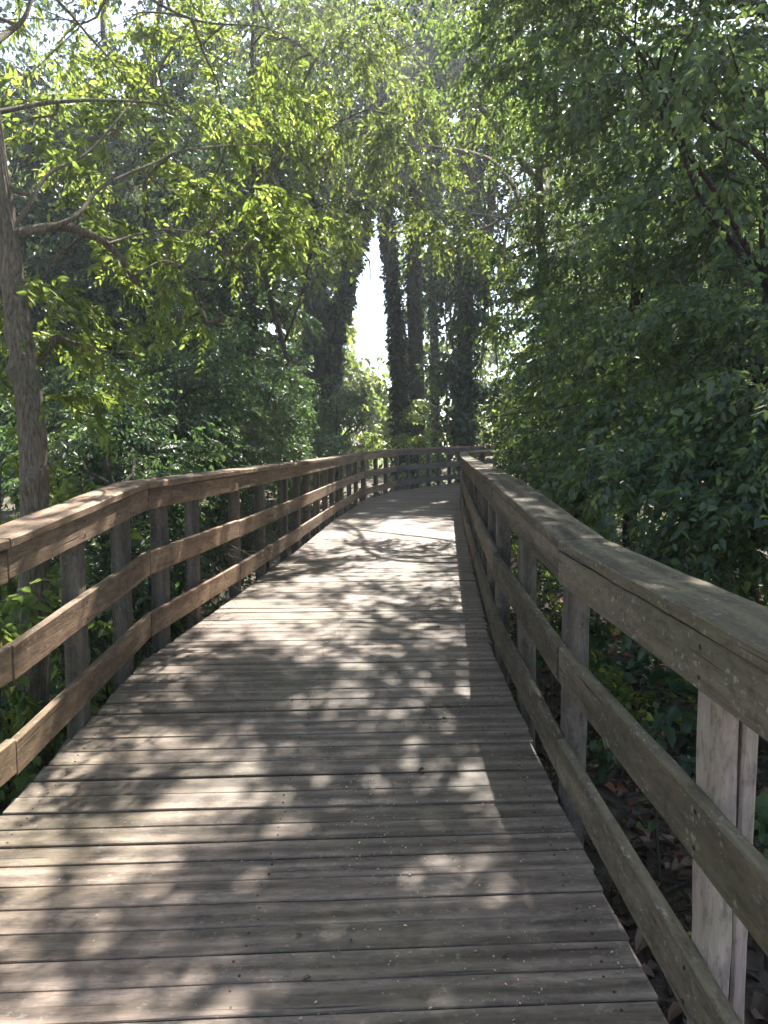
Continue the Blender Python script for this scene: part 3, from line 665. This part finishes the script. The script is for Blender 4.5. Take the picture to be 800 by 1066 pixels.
# the big tree whose crown hangs over the boardwalk and dapples it
cl = [blob(*c) for c in [(640, 60, 8.6, 1.1, 100), (720, 90, 7.6, 1.0, 100), (790, 120, 6.6, 1.0, 100), (560, 90, 9.4, .9, 70), (600, 0, 9, 1.2, 100), (700, 0, 8, 1.2, 110), (800, 10, 7, 1.2, 110), (520, 20, 10, 1.0, 70), (790, 220, 6, .8, 80), (850, 180, 6, 1.0, 90), (900, 60, 6.4, 1.3, 110)]]
for x, y, z, r, n in [(2.6, 7.4, 6.6, 1.2, 80), (1.4, 6.2, 6.9, .9, 44), (3.2, 5.6, 7.0, 1.2, 80), (.2, 6.6, 7.2, .8, 30), (2.2, 4.8, 6.2, 1.0, 60), (1.0, 8.4, 7.6, .9, 36), (3.4, 8.6, 7.2, 1.4, 90), (.6, 5.2, 6.8, .7, 26), (1.9, 3.6, 5.4, .8, 44), (4.2, 4.2, 5.6, 1.2, 80),
                      (.3, 8.0, 7.2, .8, 34), (.9, 7.2, 7.5, .8, 34), (1.9, 7.4, 7.0, .8, 90), (-.1, 6.6, 7.0, .6, 20), (1.5, 9.3, 7.5, .9, 36), (.1, 9.5, 7.7, .8, 24), (2.1, 8.4, 6.9, .9, 95), (1.8, 6.2, 6.6, .8, 95), (1.2, 6.6, 7.2, .8, 40), (.7, 8.8, 7.3, .8, 34), (2.0, 5.2, 6.2, .7, 70), (.6, 6.2, 6.8, .6, 26),
                      (2.4, 10.2, 7.6, 1.0, 60),
                      (1.0, 2.4, 6.6, 1.4, 80), (-.8, 2.6, 7, 1.3, 70), (2.8, 1.2, 6, 1.6, 90), (.4, .2, 6.8, 1.5, 80), (-1.6, .6, 7, 1.4, 70), (2.2, -2, 6, 1.8, 90), (-.6, -2.4, 6.6, 1.7, 90), (4.6, .2, 4.6, 1.5, 80), (4.4, -3, 4.2, 1.9, 90), (4.2, 2.4, 3.4, 1.2, 80),  # unseen boughs added above and behind the camera to cut skylight
                      (3.4, 11.6, 8.2, 1.0, 60), (1.2, 9.9, 7.8, .8, 30), (.2, 10.6, 8.0, .7, 24), (1.9, 10.9, 8.0, .7, 30), (-.7, 9.2, 7.6, .6, 18)]:
    cl.append((np.array([x, y, z]), (r, r, r * .7), n * (1.6 if x < 1.3 and y > 5 else 1)))
leafy_tree('spreading_tree', 'big spreading tree on the right whose crown hangs high over the boardwalk', (5.9, 8.8, .0), (4.6, 8.2, 6.6), .2, cl, M['broad'], 431, dens=1.7, via=[np.array([5.8, 8.8, 2.0]), np.array([5.3, 8.5, 4.2])],
           leaf=(.08, .044), per=15, twig=.55, droop=.45, clear=gap_view, limb_r=.045, stems=.003)
cl = [blob(*c) for c in [(760, 300, 12, 1.6, 90), (700, 400, 11.5, 1.5, 90), (820, 420, 10, 1.6, 90), (900, 250, 11, 2, 100), (640, 460, 13, 1.2, 80), (700, 220, 13, 1.6, 90), (780, 100, 13, 2, 100), (640, 330, 15, 1.6, 80), (600, 250, 17, 1.6, 70), (640, 180, 17, 2, 90), (1000, 400, 9, 2, 90), (700,60,15,2.2,100)]]
leafy_tree('leafy_tree', 'dark tree filling the gaps behind the right-hand trees', base_of(760, 480, 12), P(760, 60, 12.5), .22, cl, M['cool'], 441, dens=1.6, leaf=(.11, .06), per=13, twig=.8, droop=.4, two=False, clear=both, stems=0)

# ------------------------------------------------------------------ far woods (one mass), sunlit beyond the gap
def far_woods():
    rg = np.random.default_rng(8)
    far, near = [], []
    for px in range(-300, 1140, 40):
        d = rg.uniform(42, 54)
        hi = 120 if not 350 < px < 425 else 380
        if 470 < px < 575: hi = 365
        for py in range(490, hi - 1, -40):
            far.append((P(px + rg.normal(0, 12), py + rg.normal(0, 8), d + rg.normal(0, 2)), (2.4, 2.4, 2.0), 40))
        if not 345 < px < 590:
            d = rg.uniform(28, 35)
            for py in range(480, 90 if px < 345 else 200, -42):
                if px < 180 and py < 130: continue
                near.append((P(px + rg.normal(0, 10), py + rg.normal(0, 8), d + rg.normal(0, 1.5)), (1.7, 1.7, 1.5), 44))
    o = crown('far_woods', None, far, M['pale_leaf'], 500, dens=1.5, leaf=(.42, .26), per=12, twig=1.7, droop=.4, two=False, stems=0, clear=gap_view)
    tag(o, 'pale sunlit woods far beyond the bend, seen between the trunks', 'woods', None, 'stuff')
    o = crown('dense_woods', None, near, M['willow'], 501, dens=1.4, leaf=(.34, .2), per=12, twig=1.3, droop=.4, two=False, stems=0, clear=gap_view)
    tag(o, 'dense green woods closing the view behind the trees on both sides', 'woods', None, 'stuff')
far_woods()

# ------------------------------------------------------------------ undergrowth
def undergrowth():
    rg = np.random.default_rng(15)
    cl = []
    for k in range(420):
        y = rg.uniform(1.2, 26)
        s = -1 if rg.random() < .5 else 1
        x = (float(xl(y)) - rg.uniform(.35, 4.5) ** 1.0) if s < 0 else float(xr(y)) + rg.uniform(.7, 4.0)
        if s > 0 and y < 4.2 and x < 2.3: continue
        z = float(ground_z(np.array(x), np.array(y)))
        cl.append((np.array([x, y, z + .12]), (.32, .32, .2), 9))
    o = crown('undergrowth', None, cl, M['deep'], 510, leaf=(.085, .055), per=9, twig=.34, droop=.1, two=True, stems=.0025, clear=off_path)
    tag(o, 'low green undergrowth covering the forest floor beside the boardwalk', 'undergrowth', None, 'stuff')
undergrowth()
def ferny():
    rg = np.random.default_rng(16)
    cl = []
    for k in range(60):
        y = rg.uniform(2.4, 7.5); x = float(xl(y)) - rg.uniform(.3, 2.0)
        cl.append((np.array([x, y, float(ground_z(np.array(x), np.array(y))) + rg.uniform(.1, .55)]), (.3, .3, .25), 10))
    for k in range(40):
        y = rg.uniform(4.5, 16); x = float(xr(y)) + rg.uniform(.4, 1.6)
        cl.append((np.array([x, y, float(ground_z(np.array(x), np.array(y))) + rg.uniform(.1, .5)]), (.3, .3, .25), 10))
    o = crown('ground_cover', None, cl, M['lime'], 511, leaf=(.075, .045), per=10, twig=.3, droop=.2, stems=.0025, clear=off_path)  # lime leaf colour puts sunlight into the low plants
    tag(o, 'bright green ground cover beside and below the railings', 'ground cover', None, 'stuff')
ferny()

def sapling(label, stems, mat, seed, leaf=(.085, .045), per=10, twig=.3, n=9):
    b = P(*stems[0][0]); b[2] = ground_z(b[0], b[1])
    t = empty('sapling', tuple(b), label, 'sapling')
    g = Geo(); cl = []
    for i, s in enumerate(stems):
        pts = [P(*q) for q in s]
        a = pts[0].copy(); a[2] = ground_z(a[0], a[1]) - .05
        g.tube([a] + pts[1:], np.linspace(.008, .003, len(pts)), 6, .06, .05, seed + i)
        for q in pts[1:]:
            cl.append((q, (.12, .12, .12), n))
    g.build('stem', M['stem'], t)
    crown('leaves', t, cl, M[mat], seed + 20, leaf=leaf, per=per, twig=twig, droop=.35, flat=.7, clear=off_path, stems=.0022)
sapling('bright green sapling low outside the left railing, at the left edge of the photo', [[(6, 900, 3.7), (10, 800, 3.7), (8, 730, 3.7), (2, 690, 3.7)], [(-20, 900, 3.6), (-10, 780, 3.6), (-6, 640, 3.6)], [(30, 900, 3.95), (34, 800, 3.95), (26, 740, 3.95)], [(8, 900, 4.3), (16, 640, 4.3), (22, 600, 4.3)]], 'pale_leaf', 530, n=18)  # pale leaf colour makes up for sun missing on these saplings
sapling('small sapling with bright leaves showing between the first posts of the left railing', [[(95, 800, 4.5), (94, 690, 4.5), (88, 655, 4.5)], [(108, 800, 4.7), (112, 700, 4.7), (104, 650, 4.7)]], 'pale_leaf', 560, n=8)
sapling('leafy sapling rising just above the left railing beside the furrowed trunk', [[(80, 700, 4.6), (78, 540, 4.6), (84, 500, 4.6)], [(60, 700, 4.8), (66, 520, 4.8)], [(-5, 700, 4.4), (0, 520, 4.4), (6, 480, 4.4)]], 'lime', 590, n=9)
for i, (lb, st) in enumerate([('broad-leaved ground plant outside the right railing beyond the pale post', [[(770, 980, 2.6), (775, 860, 2.55), (795, 820, 2.5)], [(800, 980, 2.7), (800, 860, 2.6)]]),
                              ('low plant in the leaf litter between two right-hand posts', [[(690, 860, 3.2), (682, 780, 3.2), (700, 740, 3.2)]]),
                              ('leafy plant growing behind the second and third right-hand posts', [[(575, 760, 4.4), (575, 680, 4.4), (580, 640, 4.4)], [(600, 760, 4.6), (610, 680, 4.6)]])]):
    sapling(lb, st, 'deep' if i else 'broad', 620 + i * 9, leaf=(.085, .06), per=7, twig=.22, n=8)

def litter():
    rg = np.random.default_rng(44)
    n = 9000
    y = rg.uniform(.3, 9, n) ** 1.0; x = np.interp(y, [p[1] for p in RIGHT], [p[0] for p in RIGHT]) + rg.uniform(0, 3.2, n)
    k = rg.random(n) < .2; x[k] = xl(y[k]) - rg.uniform(0, 2.5, k.sum())
    pos = np.column_stack([x, y, ground_z(x, y) + rg.uniform(.0, .035, n)])
    a = rg.uniform(0, 6.28, n)
    ax = np.column_stack([np.cos(a), np.sin(a), rg.normal(0, .25, n)])
    nr = norm(np.array([0, 0, 1.0]) + rg.normal(size=(n, 3)) * .4)
    s = rg.uniform(.6, 1.3, n)
    v, q = leaf_geo(pos, ax, nr, .085 * s, .05 * s, fold=.4, curl=.25)
    g = Geo(); g.add(v, q)
    for i in range(120):
        yy = rg.uniform(.8, 6); xx = float(xr(yy)) + rg.uniform(.15, 2.2); zz = float(ground_z(np.array(xx), np.array(yy))) + .02
        aa = rg.uniform(0, 6.28); L = rg.uniform(.15, .55)
        e = np.array([math.cos(aa) * L, math.sin(aa) * L, rg.uniform(-.02, .12)])
        p = np.array([xx, yy, zz])
        if xx + e[0] < xr(yy + e[1]) + .15: continue
        g.tube([p, p + e * .5 + rg.normal(size=3) * .02, p + e], [.006, .005, .002], 5, .08, .05, i, m=1)
    tag(g.build('leaf_litter', [M['litter'], M['stem']]), 'dead brown leaves and twigs littering the ground below the right railing', 'leaf litter', None, 'stuff')
litter()

def petals():
    rg = np.random.default_rng(77)
    n = 1300
    y = rg.uniform(1.4, 9, n); x = rg.uniform(0, 1, n)
    c = rg.random(n) < .65
    x = np.where(c, 1 - np.abs(rg.normal(0, .22, n)), x)
    x = np.clip(xl(y) + (xr(y) - xl(y)) * x, xl(y) + .05, xr(y) - .04)
    # seeds gather in drifts
    ce = rg.uniform(0, 1, (26, 2)); j = rg.integers(0, 26, n); k = rg.random(n) < .5
    yy = 1.5 + ce[j, 1] * 4.5 + rg.normal(0, .12, n); xx = xl(yy) + (xr(yy) - xl(yy)) * np.clip(.45 + ce[j, 0] * .5, 0, .97) + rg.normal(0, .06, n)
    x = np.where(k, np.minimum(xx, xr(yy) - .04), x); y = np.where(k, yy, y)
    pos = np.column_stack([x, y, zd(y) + .006])
    a = rg.uniform(0, 6.28, n); ax = np.column_stack([np.cos(a), np.sin(a), rg.normal(0, .15, n)])
    nr = norm(np.array([0, 0, 1.0]) + rg.normal(size=(n, 3)) * .25); s = rg.uniform(.4, 1.25, n)
    v, q = leaf_geo(pos, ax, nr, .0095 * s, .006 * s, fold=.3, curl=.2)
    big = rg.random(n) < .012
    v2, q2 = leaf_geo(pos[big], ax[big], nr[big], .03 * s[big], .014 * s[big], fold=.4, curl=.3)
    g = Geo(); g.add(v, q); g.add(v2 + np.array([0, 0, .002]), q2, 1)
    tag(g.build('fallen_petals', [M['petal'], M['litter']]), 'pale fallen petals, seeds and dry leaf scraps scattered over the deck boards', 'petals', None, 'stuff')
petals()

# ------------------------------------------------------------------ air: thin haze added to stand in for veiling lens glare
def haze(density):
    m, nt, out = new_mat('haze')
    v = N(nt, 'VolumePrincipled'); v.inputs['Color'].default_value = (.93, .95, 1, 1); v.inputs['Density'].default_value = density
    v.inputs['Anisotropy'].default_value = .55
    nt.links.new(v.outputs[0], out.inputs['Volume'])
    x, y0, y1, z0, z1 = 115, -75, 125, -3, 34
    V = [(-x, y0, z0), (x, y0, z0), (x, y1, z0), (-x, y1, z0), (-x, y0, z1), (x, y0, z1), (x, y1, z1), (-x, y1, z1)]
    Q = [(0, 3, 2, 1), (4, 5, 6, 7), (0, 1, 5, 4), (1, 2, 6, 5), (2, 3, 7, 6), (3, 0, 4, 7)]
    tag(mesh_obj('haze', V, Q, m, None, None, False), 'thin haze added under the trees for veiling lens glare', 'haze', None, 'stuff')
HAZE = .0017
if HAZE: haze(HAZE)

# ------------------------------------------------------------------ light
EL, AZ = 53, 14          # sun ahead, a little to the right
w = bpy.data.worlds.new('World'); S.world = w; w.use_nodes = True
nt = w.node_tree; nt.nodes.clear()
sky = nt.nodes.new('ShaderNodeTexSky'); sky.sky_type = 'NISHITA'; sky.sun_disc = False
sky.sun_elevation = R(EL); sky.sun_rotation = R(AZ)
bg = nt.nodes.new('ShaderNodeBackground'); bg.inputs[1].default_value = .075
wo = nt.nodes.new('ShaderNodeOutputWorld')
nt.links.new(sky.outputs[0], bg.inputs[0]); nt.links.new(bg.outputs[0], wo.inputs[0])
sd = bpy.data.lights.new('sun', 'SUN'); sd.energy = 5.0; sd.angle = R(.53); sd.color = (1, .955, .89)
so = bpy.data.objects.new('sun', sd); COL.objects.link(so)
so.rotation_euler = (R(90 - EL), 0, R(180 - AZ))
so.location = (0, 0, 30)

cd = bpy.data.cameras.new('camera'); co = bpy.data.objects.new('camera', cd); COL.objects.link(co)
co.location = (0, 0, EYE); co.rotation_euler = (R(90) - PITCH, 0, 0)
cd.sensor_fit = 'VERTICAL'; cd.sensor_height = 24; cd.lens = 24 * F_PX / 1066
cd.clip_end = 3000; cd.clip_start = .05
S.camera = co

S.view_settings.view_transform = 'Standard'; S.view_settings.look = 'None'
S.view_settings.exposure = 2.3; S.view_settings.gamma = 1
S.view_settings.use_curve_mapping = False
S.render.engine = 'CYCLES'
c = S.cycles
c.max_bounces = 7; c.diffuse_bounces = 5; c.glossy_bounces = 2; c.transmission_bounces = 5; c.transparent_max_bounces = 4
c.use_denoising = True
try: c.denoiser = 'OPENIMAGEDENOISE'
except Exception: pass
c.sample_clamp_indirect = 6
c.use_adaptive_sampling = True; c.adaptive_threshold = .01
S.render.resolution_x, S.render.resolution_y = 768, 1024
